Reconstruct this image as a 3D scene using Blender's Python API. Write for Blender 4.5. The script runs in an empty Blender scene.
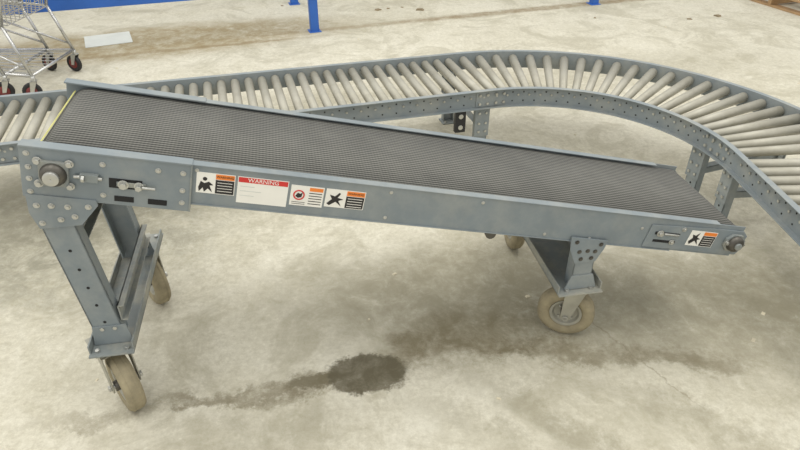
import bpy, bmesh, math, random
from mathutils import Matrix, Vector
random.seed(4)
S=bpy.context.scene
D2R=math.radians
T=Matrix.Translation
def RX(a): return Matrix.Rotation(D2R(a),4,'X')
def RY(a): return Matrix.Rotation(D2R(a),4,'Y')
def RZ(a): return Matrix.Rotation(D2R(a),4,'Z')
I4=Matrix.Identity(4)
def srgb(r,g,b):
    f=lambda c:(c/255/12.92) if c/255<=0.04045 else ((c/255+0.055)/1.055)**2.4
    return (f(r),f(g),f(b),1)

# ---------------------------------------------------------------- materials
def mat(name,col,rough=0.5,metal=0.0,var=0.08,scale=14,bump=0.0,dirt=None,dirtamt=0.35,dscale=5):
    m=bpy.data.materials.new(name); m.use_nodes=True
    nt=m.node_tree; N=nt.nodes; L=nt.links
    b=N['Principled BSDF']; b.inputs['Roughness'].default_value=rough; b.inputs['Metallic'].default_value=metal
    tc=N.new('ShaderNodeTexCoord')
    no=N.new('ShaderNodeTexNoise'); no.inputs['Scale'].default_value=scale; no.inputs['Detail'].default_value=5
    L.new(tc.outputs['Object'],no.inputs['Vector'])
    r=N.new('ShaderNodeValToRGB')
    r.color_ramp.elements[0].position=0.3; r.color_ramp.elements[1].position=0.7
    r.color_ramp.elements[0].color=tuple(c*(1-var) for c in col[:3])+(1,)
    r.color_ramp.elements[1].color=tuple(min(1,c*(1+var)) for c in col[:3])+(1,)
    L.new(no.outputs['Fac'],r.inputs['Fac'])
    out=r.outputs['Color']
    if dirt:
        n2=N.new('ShaderNodeTexNoise'); n2.inputs['Scale'].default_value=dscale; n2.inputs['Detail'].default_value=8
        n2.inputs['Roughness'].default_value=0.7
        L.new(tc.outputs['Object'],n2.inputs['Vector'])
        r2=N.new('ShaderNodeValToRGB'); r2.color_ramp.elements[0].position=0.45; r2.color_ramp.elements[1].position=0.75
        r2.color_ramp.elements[0].color=(0,0,0,1); r2.color_ramp.elements[1].color=(dirtamt,)*3+(1,)
        L.new(n2.outputs['Fac'],r2.inputs['Fac'])
        mx=N.new('ShaderNodeMixRGB'); L.new(r2.outputs['Color'],mx.inputs['Fac']); L.new(out,mx.inputs['Color1'])
        mx.inputs['Color2'].default_value=dirt; out=mx.outputs['Color']
    L.new(out,b.inputs['Base Color'])
    if bump>0:
        bp=N.new('ShaderNodeBump'); bp.inputs['Strength'].default_value=bump; bp.inputs['Distance'].default_value=0.002
        L.new(no.outputs['Fac'],bp.inputs['Height']); L.new(bp.outputs['Normal'],b.inputs['Normal'])
    return m
PAINT=mat('blue_grey_paint',srgb(122,131,135),0.58,0.0,0.07,9,0,srgb(184,182,170),0.35)
PAINTR=mat('roller_frame_paint',srgb(129,137,140),0.58,0.0,0.07,6,0,srgb(190,185,168),0.4)
PAINTD=mat('blue_grey_paint_dusty',srgb(128,134,133),0.65,0.0,0.1,12,0,srgb(190,182,160),0.7)
STEEL=mat('zinc_steel',srgb(190,190,185),0.35,0.8,0.1,30)
DARKST=mat('oily_steel',srgb(95,92,86),0.45,0.7,0.2,40)
ROLL=mat('dusty_roller_steel',srgb(170,167,154),0.45,0.25,0.1,4,0,srgb(138,132,114),0.6)
BLACK=mat('black_recess',srgb(18,18,20),0.7)
BLKP=mat('black_plastic',srgb(30,30,32),0.5)
TYRE=mat('tan_rubber_tyre',srgb(152,142,116),0.85,0,0.15,25,0.3,srgb(105,98,82),0.5,18)
RIM=mat('dusty_rim',srgb(166,164,152),0.5,0.4,0.12,20)
WHITE=mat('label_white',srgb(232,230,222),0.5,0,0.03)
RED=mat('label_red',srgb(205,50,45),0.5)
ORANGE=mat('label_orange',srgb(232,130,50),0.5)
LBLK=mat('label_black',srgb(35,32,32),0.5)
YEL=mat('yellow_tape',srgb(198,194,122),0.6,0,0.12,20)
BLUE=mat('rack_blue',srgb(45,98,180),0.45,0.0,0.1,5)
CHROME=mat('cart_chrome',srgb(190,190,188),0.25,0.85,0.06,20)
CREAM=mat('cart_plastic',srgb(70,70,72),0.5)
WRED=mat('caster_red',srgb(115,45,42),0.5)
WOOD=mat('pallet_wood',srgb(165,135,98),0.8,0,0.2,7)
PAPER=mat('scrap_sheet',srgb(205,208,202),0.7,0,0.05,8)
SCRAP=mat('scrap',srgb(205,196,172),0.8,0,0.2,9)
SCRAPD=mat('scrap_dark',srgb(140,126,100),0.8,0,0.2,9)
WALL=mat('wall_paint',srgb(205,203,192),0.8,0,0.04,2)

# belt
def belt_mat():
    m=bpy.data.materials.new('rough_top_belt'); m.use_nodes=True
    nt=m.node_tree;N=nt.nodes;L=nt.links;b=N['Principled BSDF']; b.inputs['Roughness'].default_value=0.75
    tc=N.new('ShaderNodeTexCoord'); sp=N.new('ShaderNodeSeparateXYZ'); L.new(tc.outputs['Object'],sp.inputs[0])
    def M(op,a,bv=None):
        n=N.new('ShaderNodeMath'); n.operation=op
        if hasattr(a,'links'): L.new(a,n.inputs[0])
        else: n.inputs[0].default_value=a
        if bv is not None:
            if hasattr(bv,'links'): L.new(bv,n.inputs[1])
            else: n.inputs[1].default_value=bv
        return n.outputs[0]
    sy=M('SINE',M('MULTIPLY',sp.outputs[1],2*math.pi/0.0135))
    sx=M('SINE',M('MULTIPLY',sp.outputs[0],2*math.pi/0.0100))
    h=M('ADD',M('MULTIPLY',sy,0.42),M('MULTIPLY',sx,0.06))
    h2=M('ADD',h,0.5)
    no=N.new('ShaderNodeTexNoise'); no.inputs['Scale'].default_value=5; no.inputs['Detail'].default_value=8; no.inputs['Roughness'].default_value=0.7; L.new(tc.outputs['Object'],no.inputs['Vector'])
    f=M('ADD',M('MULTIPLY',h2,0.68),M('MULTIPLY',no.outputs['Fac'],0.36))
    r=N.new('ShaderNodeValToRGB'); r.color_ramp.elements[0].position=0.22; r.color_ramp.elements[1].position=0.90
    r.color_ramp.elements[0].color=srgb(38,39,38); r.color_ramp.elements[1].color=srgb(128,127,120)
    L.new(f,r.inputs['Fac']); L.new(r.outputs['Color'],b.inputs['Base Color'])
    bp=N.new('ShaderNodeBump'); bp.inputs['Strength'].default_value=0.6; bp.inputs['Distance'].default_value=0.002
    L.new(h2,bp.inputs['Height']); L.new(bp.outputs['Normal'],b.inputs['Normal'])
    return m
BELT=belt_mat()

# floor
def floor_mat():
    m=bpy.data.materials.new('stained_concrete'); m.use_nodes=True
    nt=m.node_tree;N=nt.nodes;L=nt.links;b=N['Principled BSDF']
    tc=N.new('ShaderNodeTexCoord'); P=tc.outputs['Object']
    def noise(s,d=6,ro=0.6,dist=0):
        n=N.new('ShaderNodeTexNoise'); n.inputs['Scale'].default_value=s; n.inputs['Detail'].default_value=d
        n.inputs['Roughness'].default_value=ro; n.inputs['Distortion'].default_value=dist; L.new(P,n.inputs['Vector']); return n
    def ramp(src,p0,p1,c0=(0,0,0,1),c1=(1,1,1,1)):
        r=N.new('ShaderNodeValToRGB'); r.color_ramp.elements[0].position=p0; r.color_ramp.elements[1].position=p1
        r.color_ramp.elements[0].color=c0; r.color_ramp.elements[1].color=c1; L.new(src,r.inputs['Fac']); return r.outputs['Color']
    def mix(fac,a,c,mode='MIX'):
        x=N.new('ShaderNodeMixRGB'); x.blend_type=mode
        for i,v in ((0,fac),(1,a),(2,c)):
            if hasattr(v,'links'): L.new(v,x.inputs[i])
            else: x.inputs[i].default_value=v
        return x.outputs[0]
    def math_(op,a,c):
        n=N.new('ShaderNodeMath'); n.operation=op
        for i,v in ((0,a),(1,c)):
            if hasattr(v,'links'): L.new(v,n.inputs[i])
            else: n.inputs[i].default_value=v
        return n.outputs[0]
    def distorted(s,amt,ro=0.65):
        n=noise(s,6,ro)
        v=N.new('ShaderNodeVectorMath'); v.operation='SUBTRACT'; L.new(n.outputs['Color'],v.inputs[0]); v.inputs[1].default_value=(0.5,0.5,0.5)
        w=N.new('ShaderNodeVectorMath'); w.operation='SCALE'; L.new(v.outputs[0],w.inputs[0]); w.inputs['Scale'].default_value=amt
        a=N.new('ShaderNodeVectorMath'); a.operation='ADD'; L.new(P,a.inputs[0]); L.new(w.outputs[0],a.inputs[1]); return a.outputs[0]
    PD=distorted(4.5,0.42,0.75); PF=distorted(9,0.10); PM=distorted(14,0.14,0.8)
    def ell(cx,cy,rx,ry,rot=0,soft=0.35,src=None):
        mp=N.new('ShaderNodeMapping'); mp.vector_type='TEXTURE'
        mp.inputs['Location'].default_value=(cx,cy,0); mp.inputs['Rotation'].default_value=(0,0,D2R(rot)); mp.inputs['Scale'].default_value=(rx,ry,1)
        L.new(src or PD,mp.inputs['Vector'])
        sx=N.new('ShaderNodeSeparateXYZ'); L.new(mp.outputs[0],sx.inputs[0])
        cb=N.new('ShaderNodeCombineXYZ'); L.new(sx.outputs[0],cb.inputs[0]); L.new(sx.outputs[1],cb.inputs[1])
        ln=N.new('ShaderNodeVectorMath'); ln.operation='LENGTH'; L.new(cb.outputs[0],ln.inputs[0])
        mr=N.new('ShaderNodeMapRange'); mr.interpolation_type='SMOOTHSTEP'
        mr.inputs['From Min'].default_value=1+soft; mr.inputs['From Max'].default_value=1-soft
        L.new(ln.outputs['Value'],mr.inputs['Value']); return mr.outputs[0]
    def seg(x0,y0,x1,y1,w,soft=0.5,src=None):
        return ell((x0+x1)/2,(y0+y1)/2,math.hypot(x1-x0,y1-y0)/2,w,math.degrees(math.atan2(y1-y0,x1-x0)),soft,src)
    n1=noise(0.9,8,0.62,0.5); n2=noise(6,10,0.75,0.4); n3=noise(36,10,0.85); n4=noise(2.3,10,0.72,1.2); n5=noise(13,10,0.8,0.5)
    base=ramp(n1.outputs['Fac'],0.34,0.66,srgb(184,178,156),srgb(212,207,189))
    base=mix(ramp(n2.outputs['Fac'],0.42,0.70,(0,0,0,1),(0.7,0.7,0.7,1)),base,srgb(226,222,207))
    base=mix(0.38,base,ramp(n3.outputs['Fac'],0.36,0.64,srgb(150,143,121),srgb(234,231,217)),'MIX')
    base=mix(math_('MULTIPLY',ramp(n4.outputs['Fac'],0.49,0.60),0.48),base,srgb(160,154,132))
    base=mix(math_('MULTIPLY',ramp(n5.outputs['Fac'],0.54,0.64),0.26),base,srgb(150,143,119))
    base=mix(math_('MULTIPLY',ramp(n5.outputs['Fac'],0.30,0.43,(1,1,1,1),(0,0,0,1)),0.35),base,srgb(236,233,220))
    cur=base
    damp=srgb(118,109,84)
    rag=math_('MULTIPLY',ramp(n2.outputs['Fac'],0.34,0.56,(0.35,)*3+(1,),(1,1,1,1)),ramp(n5.outputs['Fac'],0.34,0.52,(0.6,)*3+(1,),(1,1,1,1)))
    def stain_shade(mask,amt,col=damp):  # floor stains, plus shade painted in behind the conveyor head and under the rack
        nonlocal cur
        cur=mix(math_('MULTIPLY',mask,math_('MULTIPLY',rag,amt)),cur,col)
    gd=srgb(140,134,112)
    stain_shade(ell(0.9,1.98,1.05,0.34,4,0.6),0.70,gd)
    stain_shade(ell(1.7,1.80,0.75,0.36,0,0.6),0.65,gd)
    stain_shade(ell(0.25,2.05,0.50,0.32,10,0.6),0.75,gd)
    stain_shade(ell(-0.3,2.0,0.4,0.2,10,0.6),0.40,gd)
    stain_shade(ell(0.22,1.74,0.36,0.11,25,0.6),0.85,srgb(120,111,85))
    stain_shade(seg(-0.02,1.62,0.22,1.86,0.06,0.8),0.80)
    stain_shade(seg(0.15,1.72,0.75,1.66,0.05,0.7),0.9)
    stain_shade(seg(0.7,1.67,1.25,1.60,0.05,0.7),0.75)
    stain_shade(seg(-0.50,1.44,-0.2,1.55,0.04,0.7),0.85)
    stain_shade(seg(-0.85,1.40,-0.42,1.44,0.03,0.7),0.8)
    stain_shade(seg(-1.2,1.33,-0.8,1.38,0.03,0.8),0.5)
    stain_shade(ell(-0.6,1.22,0.40,0.10,15,0.7),0.5,gd)
    stain_shade(seg(0.25,1.55,0.75,1.15,0.06,0.8),0.6,gd)
    stain_shade(seg(0.7,1.5,1.25,1.2,0.06,0.8),0.6,gd)
    stain_shade(ell(0.35,1.25,0.3,0.06,-30,0.7),0.45,gd)
    stain_shade(ell(-1.5,2.35,0.60,0.45,15,0.6),0.85,srgb(124,121,104))  # shadow zone behind the conveyor head, painted grey into the floor
    stain_shade(ell(-1.9,2.7,0.8,0.35,15,0.6),0.6,srgb(136,132,114))  # paler outer part of the same painted shadow
    stain_shade(ell(-1.3,3.9,1.4,0.25,15,0.6),0.5,gd)
    stain_shade(ell(1.5,4.6,1.6,0.35,15,0.6),0.45,gd)
    stain_shade(seg(-3.8,4.85,-0.6,5.92,0.42,0.4),0.95,srgb(146,130,94))  # shaded floor under the rack, painted in as a brown strip
    stain_shade(seg(-0.8,5.7,4.5,7.5,0.07,0.5,PF),0.85,srgb(130,112,80))
    stain_shade(seg(-3.6,4.62,-0.8,5.52,0.035,0.5,PF),0.85,srgb(140,122,88))
    wet2=ell(-0.29,1.53,0.11,0.033,15,0.25,PM)
    cur=mix(math_('MULTIPLY',wet2,0.75),cur,srgb(102,94,70))
    wet=ell(-0.12,1.560,0.150,0.092,5,0.13,PM)
    cur=mix(math_('MULTIPLY',wet,ramp(n5.outputs['Fac'],0.38,0.56,(0.78,)*3+(1,),(0.97,)*3+(1,))),cur,srgb(88,81,59))
    for s in ((0.66,2.0,0.86,1.68),(0.86,1.68,1.02,1.42)):
        stain_shade(seg(*s,0.004,0.6,PF),0.5,srgb(120,110,86))
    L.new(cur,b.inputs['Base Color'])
    rr=ramp(wet,0,1,(0.75,)*3+(1,),(0.6,)*3+(1,)); L.new(rr,b.inputs['Roughness'])
    bp=N.new('ShaderNodeBump'); bp.inputs['Strength'].default_value=0.35; bp.inputs['Distance'].default_value=0.004
    L.new(n3.outputs['Fac'],bp.inputs['Height']); L.new(bp.outputs['Normal'],b.inputs['Normal'])
    return m
FLOOR=floor_mat()

# ---------------------------------------------------------------- mesh builder
class MB:
    def __init__(s,name,parent=None,M=I4,bevel=0.0015):
        s.bm=bmesh.new(); s.name=name; s.parent=parent; s.M=M; s.mats=[]; s.bevel=bevel
    def mi(s,m):
        if m not in s.mats: s.mats.append(m)
        return s.mats.index(m)
    def face(s,vs,m,smooth=False):
        try: f=s.bm.faces.new(vs)
        except ValueError: return
        f.material_index=s.mi(m); f.smooth=smooth
    def v(s,p): return s.bm.verts.new(s.M@Vector(p))
    def box(s,x0,x1,y0,y1,z0,z1,m,M=I4):
        vs=[s.v(M@Vector((x,y,z))) for x in (x0,x1) for y in (y0,y1) for z in (z0,z1)]
        for q in ((0,1,3,2),(4,6,7,5),(0,4,5,1),(2,3,7,6),(0,2,6,4),(1,5,7,3)): s.face([vs[i] for i in q],m)
    def cyl(s,p0,p1,r,m,seg=16,r2=None,cap=True,smooth=True):
        p0=Vector(p0);p1=Vector(p1); d=(p1-p0).normalized()
        a=d.orthogonal().normalized(); b=d.cross(a); r2=r if r2 is None else r2
        A=[];B=[]
        for i in range(seg):
            t=2*math.pi*i/seg; o=a*math.cos(t)+b*math.sin(t)
            A.append(s.v(p0+o*r)); B.append(s.v(p1+o*r2))
        for i in range(seg):
            j=(i+1)%seg; s.face([A[i],A[j],B[j],B[i]],m,smooth and seg>6)
        if cap: s.face(A[::-1],m); s.face(B,m)
    def prism(s,pts,axis_pt,m,M=I4):
        y0,y1=axis_pt
        A=[s.v(M@Vector((x,y0,z))) for x,z in pts]; B=[s.v(M@Vector((x,y1,z))) for x,z in pts]
        n=len(pts)
        for i in range(n):
            j=(i+1)%n; s.face([A[i],A[j],B[j],B[i]],m)
        s.face(A,m); s.face(B[::-1],m)
    def lathe(s,c,axis,prof,m,seg=28):
        c=Vector(c); d=Vector(axis).normalized(); a=d.orthogonal().normalized(); b=d.cross(a)
        R=[]
        for i in range(seg):
            t=2*math.pi*i/seg; o=a*math.cos(t)+b*math.sin(t)
            R.append([s.v(c+d*h+o*r) for h,r in prof])
        n=len(prof)
        for i in range(seg):
            j=(i+1)%seg
            for k in range(n):
                l=(k+1)%n; s.face([R[i][k],R[i][l],R[j][l],R[j][k]],m,True)
    def tube(s,pts,r,m,seg=10):
        for i in range(len(pts)-1): s.cyl(pts[i],pts[i+1],r,m,seg)
        for p in pts[1:-1]:
            s.ball(p,r*1.01,m)
    def ball(s,c,r,m,seg=8,rg=5):
        c=Vector(c); rings=[]
        for k in range(1,rg):
            ph=math.pi*k/rg
            rings.append([s.v(c+Vector((math.sin(ph)*math.cos(2*math.pi*i/seg),math.sin(ph)*math.sin(2*math.pi*i/seg),math.cos(ph)))*r) for i in range(seg)])
        t=s.v(c+Vector((0,0,r))); b=s.v(c-Vector((0,0,r)))
        for i in range(seg):
            j=(i+1)%seg
            s.face([t,rings[0][i],rings[0][j]],m,True); s.face([b,rings[-1][j],rings[-1][i]],m,True)
            for k in range(len(rings)-1): s.face([rings[k][i],rings[k+1][i],rings[k+1][j],rings[k][j]],m,True)
    def bolt(s,x,y,z,m=None,r=0.008,h=0.006,dy=-1,washer=True):
        m=m or STEEL
        if washer: s.cyl((x,y,z),(x,y+dy*0.002,z),r*1.45,m,14)
        s.cyl((x,y,z),(x,y+dy*(h+.002),z),r,m,6)
    def sweep(s,path,normals,prof,m,cap=True):
        R=[[s.v((p[0]+n[0]*o,p[1]+n[1]*o,z)) for o,z in prof] for p,n in zip(path,normals)]
        k=len(prof)
        for i in range(len(path)-1):
            for a in range(k):
                b=(a+1)%k; s.face([R[i][a],R[i][b],R[i+1][b],R[i+1][a]],m)
        if cap: s.face(R[0][::-1],m); s.face(R[-1],m)
    def done(s):
        bmesh.ops.recalc_face_normals(s.bm,faces=s.bm.faces)
        me=bpy.data.meshes.new(s.name); s.bm.to_mesh(me); s.bm.free()
        for m in s.mats: me.materials.append(m)
        o=bpy.data.objects.new(s.name,me); S.collection.objects.link(o)
        if s.parent: o.parent=s.parent
        if s.bevel:
            b=o.modifiers.new('bevel','BEVEL'); b.width=s.bevel; b.segments=2; b.limit_method='ANGLE'; b.angle_limit=D2R(50); b.harden_normals=False
        return o
def empty(name,loc,rz=0):
    e=bpy.data.objects.new(name,None); e.location=loc; e.rotation_euler=(0,0,D2R(rz)); e.empty_display_size=0.2
    S.collection.objects.link(e); return e

# ---------------------------------------------------------------- room
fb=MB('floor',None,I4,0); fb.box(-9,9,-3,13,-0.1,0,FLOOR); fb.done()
wb=MB('wall_back',None,I4,0); wb.box(-9,9,13,13.15,0,4.5,WALL); wb.done()

# ---------------------------------------------------------------- belt conveyor
BC=empty('belt_conveyor',(-0.981,1.437,0),10)
INC=13.1; W=0.46
MBD=T((0,0,0.982))@RY(INC)
f=MB('bed_frame',BC,MBD)
for side in (0,1):
    def yy(a,b):
        return (a,b) if side==0 else (W-b,W-a)
    y=yy(0,0.004); f.box(0.40,2.31,y[0],y[1],-0.128,-0.001,PAINT)
    y=yy(-0.004,0.024); f.box(0.40,2.20,y[0],y[1],-0.004,0.0,PAINT)
    y=yy(-0.004,0.03); f.box(0.40,2.05,y[0],y[1],-0.130,-0.126,PAINT)
    y=yy(-0.006,0.0); f.box(0.0,0.428,y[0],y[1],-0.150,0.0,PAINT)
    y=yy(-0.010,0.026); f.box(0.0,0.428,y[0],y[1],-0.003,0.003,PAINT)
    y=yy(-0.006,0.022); f.box(0.0,0.428,y[0],y[1],-0.153,-0.148,PAINT)
    y=yy(-0.005,0.0); f.prism([(1.93,-0.030),(1.93,-0.120),(2.325,-0.118),(2.332,-0.10),(2.332,-0.035),(2.31,-0.018),(2.2,-0.018)],y,PAINT)
f.box(0.16,2.22,0.006,W-0.006,-0.026,-0.020,PAINTD)
f.box(0.16,2.20,0.006,W-0.006,-0.118,-0.112,PAINTD)
f.box(0.0,0.006,0.0,W,-0.15,-0.10,PAINT)
f.done()
b=MB('belt',BC,MBD)
def belt_profile(off):
    pts=[]
    c1=(0.080,-0.072);r1=0.058+off; c2=(2.275,-0.062); r2=0.046+off
    for i in range(13):
        a=D2R(270-180*i/12); pts.append((c1[0]+r1*math.cos(a),c1[1]+r1*math.sin(a)))
    for i in range(60):
        t=(i+0.5)/60; pts.append((c1[0]+(c2[0]-c1[0])*t,c1[1]+r1+((c2[1]+r2)-(c1[1]+r1))*t))
    for i in range(11):
        a=D2R(90-180*i/10); pts.append((c2[0]+r2*math.cos(a),c2[1]+r2*math.sin(a)))
    return pts
po=belt_profile(0.005); pi=belt_profile(0)
n=len(po); y0,y1=0.022,W-0.022
b.M=I4
VO=[(b.v((p[0],y0,p[1])),b.v((p[0],y1,p[1]))) for p in po]
VI=[(b.v((p[0],y0,p[1])),b.v((p[0],y1,p[1]))) for p in pi]
for i in range(n):
    j=(i+1)%n
    b.face([VO[i][0],VO[j][0],VO[j][1],VO[i][1]],BELT,True)
    b.face([VI[i][0],VI[i][1],VI[j][1],VI[j][0]],BELT,True)
    b.face([VO[i][0],VI[i][0],VI[j][0],VO[j][0]],BELT); b.face([VO[i][1],VO[j][1],VI[j][1],VI[i][1]],BELT)
b.bevel=0; bo=b.done(); bo.matrix_local=MBD
p=MB('pulleys',BC,MBD)
p.cyl((0.08,0.01,-0.072),(0.08,W-0.01,-0.072),0.0575,DARKST,32)
p.cyl((0.08,-0.045,-0.072),(0.08,W+0.03,-0.072),0.0125,DARKST,16)
p.cyl((2.275,0.01,-0.062),(2.275,W-0.01,-0.062),0.0455,DARKST,28)
p.cyl((2.275,-0.03,-0.062),(2.275,W+0.02,-0.062),0.0125,DARKST,16)
p.cyl((1.37,0.01,-0.142),(1.37,W-0.01,-0.142),0.018,DARKST,16)
p.done()
tp=MB('yellow_edge_strip',BC,MBD)
tp.box(-0.004,0.004,0.022,W-0.022,-0.0015,0.0015,YEL,T((0.030,0,-0.026))@RY(-52))
tp.bevel=0; tp.done()
h=MB('head_hardware',BC,MBD,0.0008)
cx,cz=0.082,-0.070
h.prism([(cx-.036,cz-.030),(cx-.030,cz-.036),(cx+.030,cz-.036),(cx+.036,cz-.030),(cx+.036,cz+.030),(cx+.030,cz+.036),(cx-.030,cz+.036),(cx-.036,cz+.030)],(-0.018,-0.006),PAINTD)
h.lathe((cx,-0.018,cz),(0,-1,0),[(0,0.001),(0,0.034),(0.010,0.031),(0.018,0.024),(0.018,0.001)],DARKST)
h.lathe((cx,-0.036,cz),(0,-1,0),[(0,0.001),(0,0.020),(0.010,0.020),(0.010,0.001)],STEEL)
for a in (-1,1):
    for c in (-1,1): h.bolt(cx+a*.038,-0.012,cz+c*.034,STEEL,0.008,0.008)
h.box(0.145,0.19,-0.020,-0.006,-0.082,-0.060,PAINTD)
h.cyl((0.13,-0.014,-0.071),(0.20,-0.014,-0.071),0.005,STEEL,10)
h.cyl((0.150,-0.022,-0.071),(0.158,-0.022,-0.071),0.010,STEEL,6)
h.box(0.215,0.30,-0.0075,-0.006,-0.098,-0.068,BLACK)
h.box(0.235,0.31,-0.012,-0.0075,-0.090,-0.076,PAINTD)
h.bolt(0.252,-0.012,-0.083,STEEL,0.010,0.010); h.bolt(0.292,-0.012,-0.083,STEEL,0.009,0.014)
h.cyl((0.30,-0.018,-0.083),(0.335,-0.018,-0.083),0.004,STEEL,8)
for x0 in (0.228,0.315):
    h.box(x0,x0+0.050,-0.0078,-0.005,-0.140,-0.123,BLACK)
for x,z in ((0.018,-0.020),(0.02,-0.060),(0.02,-0.095),(0.02,-0.135),(0.20,-0.030),(0.20,-0.125),(0.405,-0.030),(0.405,-0.085),(0.405,-0.125),(0.34,-0.03)):
    h.bolt(x,-0.006,z,STEEL,0.0055,0.004)
h.box(0.424,0.429,-0.009,-0.004,-0.152,0.0,PAINTD)
for x,z in ((0.44,-0.018),(1.0,-0.02),(1.0,-0.11),(1.55,-0.112),(1.72,-0.112),(1.3,-0.02),(1.9,-0.05)):
    h.bolt(x,0.0,z,STEEL,0.004,0.002)
h.box(1.955,2.055,-0.0065,-0.004,-0.066,-0.054,BLACK); h.box(1.96,2.05,-0.0065,-0.004,-0.096,-0.086,BLACK)
h.cyl((1.99,-0.008,-0.060),(2.05,-0.008,-0.060),0.004,STEEL,8); h.bolt(1.975,-0.0065,-0.060,STEEL,0.009,0.008); h.bolt(2.035,-0.0065,-0.09,STEEL,0.007,0.006)
h.bolt(2.062,-0.005,-0.035,STEEL,0.006,.004)
cx,cz=2.285,-0.064
h.prism([(cx-.040,cz-.014),(cx-.02,cz-.034),(cx+.02,cz-.034),(cx+.04,cz-.014),(cx+.04,cz+.014),(cx+.02,cz+.034),(cx-.02,cz+.034),(cx-.04,cz+.014)],(-0.016,-0.005),PAINTD)
h.lathe((cx,-0.016,cz),(0,-1,0),[(0,0.001),(0,0.032),(0.012,0.029),(0.018,0.022),(0.018,0.001)],DARKST)
h.lathe((cx,-0.034,cz),(0,-1,0),[(0,0.001),(0,0.013),(0.008,0.013),(0.008,0.001)],PAINTD)
for a in (-1,1): h.bolt(cx+a*.034,-0.016,cz,STEEL,0.007,0.006)
h.done()
# labels
lb=MB('warning_labels',BC,MBD,0)
def lab(x0,x1,z0,z1,m,d=0.0): lb.box(x0,x1,-0.0012-d,0.0,z0,z1,m)
lab(0.440,0.545,-0.088,-0.022,WHITE)
lab(0.492,0.543,-0.040,-0.024,ORANGE,.0005); lab(0.492,0.543,-0.086,-0.042,LBLK,.0005)
lb.cyl((0.463,-0.002,-0.042),(0.463,-0.0005,-0.042),0.006,LBLK,12)
lb.prism([(0.446,-0.070),(0.452,-0.050),(0.462,-0.056),(0.474,-0.050),(0.486,-0.060),(0.476,-0.062),(0.484,-0.083),(0.472,-0.072),(0.462,-0.084),(0.458,-0.070),(0.448,-0.084)],(-0.002,-0.0005),LBLK)
for i in range(4): lab(0.497,0.538,-0.051-i*0.009,-0.0495-i*0.009,WHITE,.001)
lab(0.552,0.695,-0.108,-0.022,WHITE); lab(0.554,0.693,-0.040,-0.024,RED,.0005)
for i in range(3): lab(0.56,0.60+0.02*(i%2),-0.054-i*0.015,-0.052-i*0.015,PAPER,.0004)
lab(0.703,0.80,-0.098,-0.030,WHITE); lab(0.757,0.797,-0.046,-0.034,ORANGE,.0005)
lb.lathe((0.728,-0.0012,-0.062),(0,-1,0),[(0,0.013),(0,0.017),(0.001,0.017),(0.001,0.013)],RED,20)
lb.prism([(0.718,-0.066),(0.724,-0.055),(0.732,-0.058),(0.738,-0.052),(0.736,-0.068),(0.726,-0.072)],(-0.002,-0.0005),LBLK)
for i in range(5): lab(0.757,0.795,-0.054-i*.009,-0.0515-i*.009,LBLK,.0005)
for i in range(2): lab(0.709,0.748,-0.087-i*.006,-0.0855-i*.006,LBLK,.0005)
lab(0.806,0.925,-0.092,-0.030,WHITE); lab(0.868,0.923,-0.048,-0.032,ORANGE,.0005); lab(0.868,0.923,-0.090,-0.050,LBLK,.0005)
for i in range(4): lab(0.873,0.918,-0.058-i*.009,-0.0562-i*.009,WHITE,.001)
lb.prism([(0.812,-0.080),(0.826,-0.064),(0.818,-0.050),(0.834,-0.054),(0.846,-0.040),(0.850,-0.044),(0.842,-0.058),(0.860,-0.062),(0.846,-0.068),(0.856,-0.086),(0.838,-0.072),(0.820,-0.086)],(-0.002,-0.0005),LBLK)
def lab2(x0,x1,z0,z1,m,d=0.0): lb.box(x0,x1,-0.0062-d,-0.004,z0,z1,m)
lab2(2.095,2.205,-0.096,-0.034,WHITE); lab2(2.150,2.203,-0.050,-0.036,ORANGE,.0005); lab2(2.150,2.203,-0.094,-0.052,LBLK,.0005)
for i in range(4): lab2(2.155,2.198,-0.060-i*.009,-0.0585-i*.009,WHITE,.001)
lb.prism([(2.10,-0.080),(2.112,-0.064),(2.106,-0.050),(2.120,-0.054),(2.132,-0.042),(2.128,-0.060),(2.144,-0.066),(2.132,-0.070),(2.142,-0.090),(2.124,-0.074),(2.108,-0.090)],(-0.0072,-0.006),LBLK)
lb.done()
def text(s,size,x,y,z,m,M,parent,name):
    c=bpy.data.curves.new(name,'FONT'); c.body=s; c.size=size; c.align_x='CENTER'; c.align_y='CENTER'; c.extrude=0.0002
    o=bpy.data.objects.new(name,c); S.collection.objects.link(o); o.data.materials.append(m)
    o.parent=parent; o.matrix_local=M@T((x,y,z))@RX(90)
text('WARNING',0.018,0.6235,-0.0021,-0.032,WHITE,MBD,BC,'warning_text')
text('WARNING',0.010,0.5175,-0.0021,-0.032,LBLK,MBD,BC,'warning_text_small')
text('WARNING',0.010,0.8955,-0.0021,-0.040,LBLK,MBD,BC,'warning_text_second')

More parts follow.
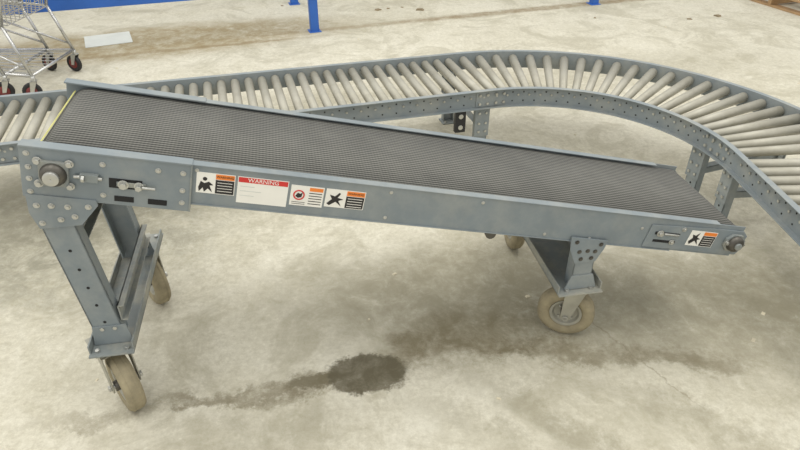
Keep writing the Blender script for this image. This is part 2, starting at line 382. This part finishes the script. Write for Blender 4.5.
# legs
lg=MB('leg_stands',BC,I4)
def bedz(x,n):
    return 0.982-math.tan(D2R(INC))*x+ n/math.cos(D2R(INC))
LX=1.648; BX=0.062
for side in (0,1):
    sg=-1 if side==0 else 1
    yb=-0.004 if side==0 else W+0.004
    def Y(a,b):
        return (yb+a,yb+b) if side==0 else (yb-b,yb-a)
    z0=0.300; z1=bedz(0.03,-0.14)
    sh=lambda z:-0.085*(z-z0)
    def lb_(x0,x1,y0,y1):
        vs=[lg.v((x+sh(z),y,z)) for x in (x0,x1) for y in (y0,y1) for z in (z0,z1)]
        for q in ((0,1,3,2),(4,6,7,5),(0,4,5,1),(2,3,7,6),(0,2,6,4),(1,5,7,3)): lg.face([vs[i] for i in q],PAINT)
    a,bb=Y(0,0.005); lb_(0.016,0.104,a,bb)
    a,bb=Y(0,0.045); lb_(0.016,0.021,a,bb); lb_(0.099,0.104,a,bb)
    for k,z in enumerate((0.36,0.43,0.50,0.57,0.64)):
        lg.cyl((0.060+sh(z),yb,z),(0.060+sh(z),yb+sg*0.0012,z),0.005,BLACK,10)
    for z in (0.335,):
        lg.bolt(0.042,yb,z,STEEL,0.007,0.006,sg); lg.bolt(0.08,yb,z,STEEL,0.007,0.006,sg)
    zt=bedz(0.05,-0.155)
    a,bb=Y(-0.006,0.0)
    lg.prism([(-0.026,zt+0.030),(0.145,zt-0.010),(0.145,zt-0.028),(0.088,zt-0.085),(-0.022,zt-0.085),(-0.034,zt-0.03)],(a,bb),PAINT)
    yq=a if side==0 else bb
    for x,z in ((-0.008,-0.008),(0.028,-0.014),(0.12,-0.028),(-0.010,-0.066),(0.04,-0.06),(0.078,-0.055),(0.068,-0.022)):
        lg.bolt(x,yq,zt+z,STEEL,0.006,0.005,sg)
    a,bb=Y(-0.004,0.0); lg.prism([(0.003,0.270),(0.123,0.270),(0.113,0.345),(0.013,0.345)],(a,bb),PAINT)
    xc=LX; z0b=0.298; z1b=bedz(xc,-0.128)
    a,bb=Y(0.0,0.005); lg.box(xc-0.036,xc+0.036,a,bb,z0b-.03,z1b+0.01,PAINT)
    a,bb=Y(0.0,0.05); lg.box(xc-0.036,xc-0.031,a,bb,z0b-.03,z1b,PAINT); lg.box(xc+0.031,xc+0.036,a,bb,z0b-.03,z1b,PAINT)
    a,bb=Y(-0.006,0.0)
    lg.prism([(xc-0.068,z1b+0.035),(xc+0.068,z1b+0.004),(xc+0.060,z1b-0.03),(xc+0.036,z1b-0.08),(xc-0.040,z1b-0.08),(xc-0.064,z1b-0.02)],(a,bb),PAINT)
    yq=a if side==0 else bb
    for x,z in ((-0.045,0.012),(0.045,-0.008),(-0.03,-0.03),(0.0,-0.03),(0.028,-0.035),(-0.02,-0.062),(0.018,-0.062)):
        lg.bolt(xc+x,yq,z1b+z,DARKST,0.0055,0.003,sg)
    lg.prism([(xc-0.06,0.270),(xc+0.06,0.270),(xc+0.04,0.33),(xc-0.04,0.33)],(a,bb),PAINT)
def tie(x0,x1,z0,z1,ya=0.0,yb_=W):
    lg.box(x0,x1,ya,yb_,z0,z0+0.004,PAINTD); lg.box(x0,x0+0.004,ya,yb_,z0,z1,PAINTD); lg.box(x0,x1,ya,yb_,z1-0.004,z1,PAINTD)
tie(0.035,0.070,0.640,0.690)
tie(0.103,0.123,0.355,0.415)
for xc,hwb,y0b,y1b in ((BX,0.068,-0.058,0.615),(LX-0.006,0.082,-0.036,0.66)):
    lg.box(xc-hwb,xc+hwb,y0b,y1b,0.262,0.268,PAINTD)
    for s_ in (-1,1):
        x=xc+s_*(hwb-0.0025); lg.box(x-0.0025,x+0.0025,y0b+0.015,y1b-0.015,0.262,0.298,PAINTD)
    for yv in (y0b+0.022,y1b-0.025):
        for dx in (-0.045,0.045): lg.cyl((xc+dx,yv,0.268),(xc+dx,yv,0.276),0.008,STEEL,6)
lg.done()

def caster(parent,px,py,ang,name,R=0.106,ww=0.060,trail=0.045,top=0.262):
    c=MB(name,parent,T((px,py,0))@RZ(ang),0.001)
    c.box(-0.052,0.052,-0.058,0.058,top-0.007,top,RIM)
    c.lathe((0,0,top-0.022),(0,0,1),[(0,0.001),(0,0.030),(0.006,0.036),(0.015,0.036),(0.015,0.001)],STEEL,20)
    c.prism([(-0.032,top-0.030),(0.045,top-0.030),(0.05,top-0.022),(-0.032,top-0.022)],(-0.047,0.047),RIM)
    for s_ in (-1,1):
        c.prism([(-0.032,top-0.026),(0.040,top-0.026),(trail+0.018,R),(trail+0.012,R-0.017),(trail-0.012,R-0.017),(trail-0.018,R)],(s_*0.044-0.0025,s_*0.044+0.0025),RIM)
    c.cyl((trail,-0.056,R),(trail,0.056,R),0.007,STEEL,10)
    c.cyl((trail,-0.056,R),(trail,-0.048,R),0.012,STEEL,6); c.cyl((trail,0.048,R),(trail,0.056,R),0.012,STEEL,6)
    hw=ww/2; ri=0.056
    prof=[]
    for k in range(12):
        a=2*math.pi*k/12
        ca,sa=math.cos(a),math.sin(a)
        f_=lambda q:math.copysign(abs(q)**0.75,q)
        prof.append((hw*f_(ca),(R+ri)/2+(R-ri)/2*f_(sa)))
    c.lathe((trail,0,R),(0,1,0),prof,TYRE,40)
    for o in (-0.014,0,0.014):
        c.lathe((trail,0,R),(0,1,0),[(o-0.003,R-0.004),(o-0.003,R-0.0005),(o+0.003,R-0.0005),(o+0.003,R-0.004)],TYRE,40)
    for s_ in (-1,1):
        c.lathe((trail,0,R),(0,s_,0),[(0.004,0.012),(0.008,0.028),(0.010,0.044),(0.022,0.050),(0.024,0.060),(0.018,0.060),(0.0,0.050),(0.0,0.012)],RIM,32)
        c.lathe((trail,0,R),(0,s_,0),[(0.0,0.007),(0.0,0.020),(0.036,0.018),(0.036,0.007)],DARKST,20)
        for k in range(4):
            a=D2R(45+90*k); c.cyl((trail+0.034*math.cos(a),s_*0.006,R+0.034*math.sin(a)),(trail+0.034*math.cos(a),s_*0.016,R+0.034*math.sin(a)),0.005,STEEL,6)
    c.done()
def heading(wx,wy): return math.degrees(math.atan2(wy,wx))-10
caster(BC,0.036,0.020,heading(0.66,-0.75),'caster_high_near')
caster(BC,0.048,0.565,heading(0.66,-0.75),'caster_high_far')
caster(BC,LX+0.026,0.050,heading(-0.95,0.28),'caster_low_near',trail=0.026)
caster(BC,LX-0.01,0.60,heading(-0.1,0.99),'caster_low_far')

# ---------------------------------------------------------------- roller conveyor
CX,CY=0.716,2.44
RC=empty('roller_conveyor',(CX,CY,0),0)
ZT=0.43; RH=0.105
A0=105.7; A1=2.0; RI,RO=0.80,1.39
LS=3.6; LE=1.7
def P_at(t,r):
    kind,val=t
    if kind=='s':
        a=D2R(A0); n=(math.cos(a),math.sin(a)); d=(math.sin(a),-math.cos(a))
        return (n[0]*r-d[0]*val,n[1]*r-d[1]*val),n
    if kind=='c':
        a=D2R(val); n=(math.cos(a),math.sin(a)); return (n[0]*r,n[1]*r),n
    a=D2R(A1); n=(math.cos(a),math.sin(a)); d=(math.sin(a),-math.cos(a))
    return (n[0]*r+d[0]*val,n[1]*r+d[1]*val),n
seq=[('s',LS*(1-i/8)) for i in range(8)]+[('c',A0+(A1-A0)*i/48) for i in range(49)]+[('e',LE*(i+1)/5) for i in range(5)]
rl=MB('side_rails',RC,I4,0.001)
for r,sg in ((RI,-1),(RO,1)):
    pts=[P_at(t,r) for t in seq]
    fl=0.028*sg; th=0.004*sg
    prof=[(0,ZT),(fl,ZT),(fl,ZT-0.004),(th,ZT-0.004),(th,ZT-RH+0.004),(fl,ZT-RH+0.004),(fl,ZT-RH),(0,ZT-RH)]
    rl.sweep([q[0] for q in pts],[q[1] for q in pts],prof,PAINTR)
rl.done()
ro=MB('rollers',RC,I4,0)
ax=MB('axle_ends_and_bolts',RC,I4,0)
items=[]
d=0.045
while d<LS-0.03: items.append(('s',d)); d+=0.0762
a=A0-2.2
while a>A1+1.5: items.append(('c',a)); a-=4.4
d=0.045
while d<LE-0.03: items.append(('e',d)); d+=0.0762
zc=ZT-0.043
for t in items:
    (p0,n)=P_at(t,RI+0.008); (p1,_)=P_at(t,RO-0.008)
    r0,r1=(0.024,0.024) if t[0]!='c' else (0.0205,0.027)
    ro.cyl((p0[0],p0[1],zc),(p1[0],p1[1],zc),r0,ROLL,18,r1)
    for r,sg in ((RI,-1),(RO,1)):
        q,_=P_at(t,r+sg*0.003); q2,_=P_at(t,r+sg*0.010)
        ax.cyl((q[0],q[1],zc),(q2[0],q2[1],zc),0.006,STEEL,6)
        q,_=P_at(t,r-sg*0.012); q2,_=P_at(t,r)
        ax.cyl((q[0],q[1],zc),(q2[0],q2[1],zc),0.009,STEEL,8)
        t2=(t[0],t[1]+(0.038 if t[0]!='c' else -2.2))
        for zz in (ZT-0.028,ZT-0.078):
            q,_=P_at(t2,r+sg*0.0035); q2,_=P_at(t2,r+sg*0.0050)
            ax.cyl((q[0],q[1],zz),(q2[0],q2[1],zz),0.0045,BLACK,8)
ro.done()
def splice(t,r,sg):
    (p,n)=P_at(t,r); ang=math.degrees(math.atan2(n[1],n[0]))
    M=T((p[0],p[1],0))@RZ(ang)
    ax.box(min(sg*0.004,sg*0.009),max(sg*0.004,sg*0.009),-0.09,0.09,ZT-0.098,ZT-0.008,PAINTR,M)
    for y in (-0.07,-0.025,0.025,0.07):
        for z in (ZT-0.03,ZT-0.078):
            a_=M@Vector((sg*0.009,y,z)); b_=M@Vector((sg*0.018,y,z)); ax.cyl(a_,b_,0.008,STEEL,6)
for t in (('c',A0),('c',13.0),('s',2.4)):
    splice(t,RI,-1); splice(t,RO,1)
ax.done()
st=MB('support_stands',RC,I4)
def stand(t,hw=0.036):
    for r,sg in ((RI,-1),(RO,1)):
        (p,n)=P_at(t,r); ang=math.degrees(math.atan2(n[1],n[0])); M=T((p[0],p[1],0))@RZ(ang)
        i=-sg
        def bx(x0,x1,y0,y1,z0,z1,m=PAINTR):
            xa,xb=sorted((i*x0,i*x1)); st.box(xa,xb,y0,y1,z0,z1,m,M)
        bx(0.012,0.017,-hw,hw,0.0,ZT-RH-0.002); bx(0.012,0.05,-hw,-hw+.005,0.0,ZT-RH-0.002); bx(0.012,0.05,hw-.005,hw,0.0,ZT-RH-0.002)
        bx(-0.005,0.085,-hw-0.012,hw+0.012,0,0.008)
        bx(0.004,0.012,-hw-0.006,hw+0.006,0.15,0.34)
        bx(-0.010,0.05,-hw-0.02,hw+0.02,ZT-RH-0.008,ZT-RH-0.001)
        for z in (0.18,0.23,0.29):
            for y in (-0.02,0.02):
                a_=M@Vector((i*0.004,y,z)); b_=M@Vector((i*-0.004,y,z)); st.cyl(a_,b_,0.0075,STEEL,6)
        for z in (0.05,0.09,0.12):
            a_=M@Vector((i*0.012,0,z)); b_=M@Vector((i*0.0108,0,z)); st.cyl(a_,b_,0.006,BLACK,8)
        for y in (-0.03,0.03):
            a_=M@Vector((i*0.072,y,0.008)); b_=M@Vector((i*0.072,y,0.02)); st.cyl(a_,b_,0.007,STEEL,6)
    (p,n)=P_at(t,RI); ang=math.degrees(math.atan2(n[1],n[0])); M=T((p[0],p[1],0))@RZ(ang)
    st.box(0.017,RO-RI-0.017,-0.02,0.02,0.20,0.204,PAINTR,M); st.box(0.017,RO-RI-0.017,-0.02,-0.016,0.17,0.204,PAINTR,M)
for t in (('s',0.04),('s',2.25),('s',3.45),('c',21),('c',5.0),('e',1.55)): stand(t)
st.done()
bkx=MB('black_support_bracket',RC,I4)  # black bracket beside the support stand, with two round steel discs
(p,n)=P_at(('s',0.17),RI); M=T((p[0],p[1],0))@RZ(math.degrees(math.atan2(n[1],n[0])))
bkx.box(0.0,0.03,-0.03,0.03,0.19,0.318,BLKP,M)
for z in (0.22,0.285):
    bkx.cyl(M@Vector((0.0,0,z)),M@Vector((-0.004,0,z)),0.014,STEEL,14)
bkx.done()

# ---------------------------------------------------------------- pallet rack
PR=empty('pallet_rack',(-0.77,5.66,0),18.7)
k=MB('rack_frame',PR,I4,0.002)
BAY=2.95
for i,x in enumerate((-BAY,0,BAY,2*BAY)):
    for y in (0,1.0):
        k.box(x-0.038,x+0.038,y,y+0.004,0.004,2.6,BLUE); k.box(x-0.038,x-0.034,y,y+0.06,0.004,2.6,BLUE); k.box(x+0.034,x+0.038,y,y+0.06,0.004,2.6,BLUE)
        k.box(x-0.055,x+0.055,y-0.02,y+0.09,0,0.006,BLUE)
    for z in (0.75,1.2,1.8,2.5): k.box(x-0.015,x+0.015,0.03,1.03,z,z+0.03,BLUE)
for j,x in enumerate((-BAY,0,BAY)):
    for z in ((0.37,1.55,2.45) if j==0 else (1.55,2.45)):
        for y in (-0.035,1.035): k.box(x+0.04,x+BAY-0.04,y,y+0.04,z,z+0.10,BLUE)
k.done()
# ---------------------------------------------------------------- shopping carts
def cart(name,loc,rz):
    e=empty(name,loc,rz)
    c=MB('frame',e,I4,0)
    r=0.011
    c.tube([(0,0.28,0.17),(0.88,0.17,0.17),(0.92,0.10,0.17),(0.92,-0.10,0.17),(0.88,-0.17,0.17),(0,-0.28,0.17)],r,CHROME)
    c.tube([(0,0.28,0.17),(0,-0.28,0.17)],r,CHROME)
    for s_ in (-1,1):
        c.tube([(0,s_*0.28,0.13),(0,s_*0.28,0.17),(0.10,s_*0.27,0.50),(-0.02,s_*0.27,0.95),(-0.09,s_*0.27,1.00)],r,CHROME)
        c.tube([(0.10,s_*0.27,0.50),(0.80,s_*0.18,0.58)],r*0.8,CHROME)
        c.tube([(0.02,s_*0.28,0.22),(0.45,s_*0.22,0.40)],r*0.7,CHROME)
    c.done()
    hd=MB('handle',e,I4,0); hd.cyl((-0.09,-0.27,1.0),(-0.09,0.27,1.0),0.016,CREAM,14); hd.done()
    bk=MB('wire_basket',e,I4,0)
    w=0.003
    def ring(t):
        z0=0.50+0.45*t; z1=0.58+0.37*t; xb=0.08-0.1*t; xf=0.80+0.13*t; yb=0.24+0.03*t; yf=0.16+0.03*t
        return [(xb,-yb,z0),(xb,yb,z0),(xf,yf,z1),(xf,-yf,z1)]
    for t in (0,.15,.3,.45,.6,.8,1):
        q=ring(t)
        for i in range(4): bk.cyl(q[i],q[(i+1)%4],w if t<1 else 0.006,CHROME,6)
    a_,b_=ring(0),ring(1)
    for i,nn in ((0,10),(1,18),(2,8),(3,18)):
        for j in range(nn):
            u=j/nn; L0=Vector(a_[i]).lerp(Vector(a_[(i+1)%4]),u); L1=Vector(b_[i]).lerp(Vector(b_[(i+1)%4]),u); bk.cyl(L0,L1,w,CHROME,6)
    for j in range(1,10):
        u=j/10; bk.cyl(Vector(a_[0]).lerp(Vector(a_[1]),u),Vector(a_[3]).lerp(Vector(a_[2]),u),w,CHROME,6)
    for j in range(9):
        u=-1+2*j/8; bk.cyl((0,u*0.26,0.18),(0.90,u*0.15,0.18),w,CHROME,6)
    for x in (0.2,0.5,0.75): bk.cyl((x,-0.28+0.12*x,0.176),(x,0.28-0.12*x,0.176),w,CHROME,6)
    bk.done()
    for i,(x,y,h_) in enumerate(((0,0.28,20),(0,-0.28,-15),(0.86,0.15,60),(0.86,-0.15,40))):
        q=MB('caster_%d'%(i+1),e,T((x,y,0))@RZ(h_),0)
        q.cyl((0,0,0.13),(0,0,0.17),0.014,STEEL,10)
        for s_ in (-1,1): q.prism([(-0.02,0.138),(0.022,0.138),(0.042,0.055),(0.018,0.055)],(s_*0.020-.0015,s_*0.020+.0015),STEEL)
        q.box(-0.02,0.022,-0.0215,0.0215,0.134,0.139,STEEL)
        q.lathe((0.03,0,0.0625),(0,1,0),[(-0.014,0.036),(-0.014,0.058),(-0.009,0.0625),(0.009,0.0625),(0.014,0.058),(0.014,0.036)],BLKP,24)
        q.lathe((0.03,0,0.0625),(0,1,0),[(-0.012,0.004),(-0.015,0.037),(0.015,0.037),(0.012,0.004)],WRED,20)
        q.cyl((0.03,-0.023,0.0625),(0.03,0.023,0.0625),0.006,STEEL,8)
        q.done()
cart('shopping_cart',(-2.50,4.37,0),176)
cart('shopping_cart.001',(-2.70,4.385,0),176)

# ---------------------------------------------------------------- small floor things
s=MB('plastic_sheet',None,I4,0); s.box(-0.19,0.19,-0.17,0.17,0,0.003,PAPER,T((-2.57,5.44,0.001))@RZ(25)); s.done()
db=MB('floor_debris',None,I4,0)
spots=[(-0.22,6.40),(-0.12,6.45),(0.02,6.5),(0.2,6.4),(2.0,2.1),(1.55,1.55),(1.36,1.73),(1.75,1.62),(1.9,1.5),(2.0,1.72),(1.47,1.88)]
for i in range(34): spots.append((random.uniform(-2.5,3.5),random.uniform(0.9,7.0)))
for x,y in spots:
    w=random.uniform(0.003,0.008)*(3 if y>6 else 1); l=w*random.uniform(1,2.2)
    db.prism([(-l,0),(l*0.9,0),(l*0.6,w*0.5),(-l*0.5,w*0.6)],(-w,w),SCRAPD if y>6 else SCRAP,T((x,y,0))@RZ(random.uniform(0,180)))
db.done()
wp=empty('wood_pallet',(4.35,6.75,0),20)
w=MB('boards',wp,I4,0.002)
for y in (-0.5,-0.02,0.46): w.box(-0.6,0.6,y,y+0.04,0.018,0.11,WOOD)
for i in range(7): x=-0.6+i*0.185; w.box(x,x+0.09,-0.5,0.5,0.11,0.128,WOOD)
for x in (-0.6,-0.045,0.51): w.box(x,x+0.09,-0.5,0.5,0,0.018,WOOD)
w.done()

# ---------------------------------------------------------------- light
wd=bpy.data.worlds.new('World'); S.world=wd; wd.use_nodes=True
bg=wd.node_tree.nodes['Background']; bg.inputs['Color'].default_value=(1.0,0.99,0.95,1); bg.inputs['Strength'].default_value=0.98
def area(name,loc,sx,sy,e,rot=(0,0,0)):
    l=bpy.data.lights.new(name,'AREA'); l.shape='RECTANGLE'; l.size=sx; l.size_y=sy; l.energy=e; l.color=(1,0.98,0.93)
    o=bpy.data.objects.new(name,l); o.location=loc; o.rotation_euler=rot; S.collection.objects.link(o)
area('ceiling_lamp',(-1.2,2.6,5.5),1.5,7,130)
area('ceiling_lamp.001',(2.6,3.2,5.5),1.5,7,130)
area('ceiling_lamp.002',(-4.8,3.2,5.5),1.5,7,100)
# ---------------------------------------------------------------- camera
cam=bpy.data.cameras.new('camera'); co=bpy.data.objects.new('camera',cam); S.collection.objects.link(co)
co.location=(0,0,1.7); co.rotation_euler=(D2R(56),0,0); cam.lens=36*620/800; cam.sensor_width=36
S.camera=co
S.view_settings.view_transform='Standard'; S.view_settings.look='None'
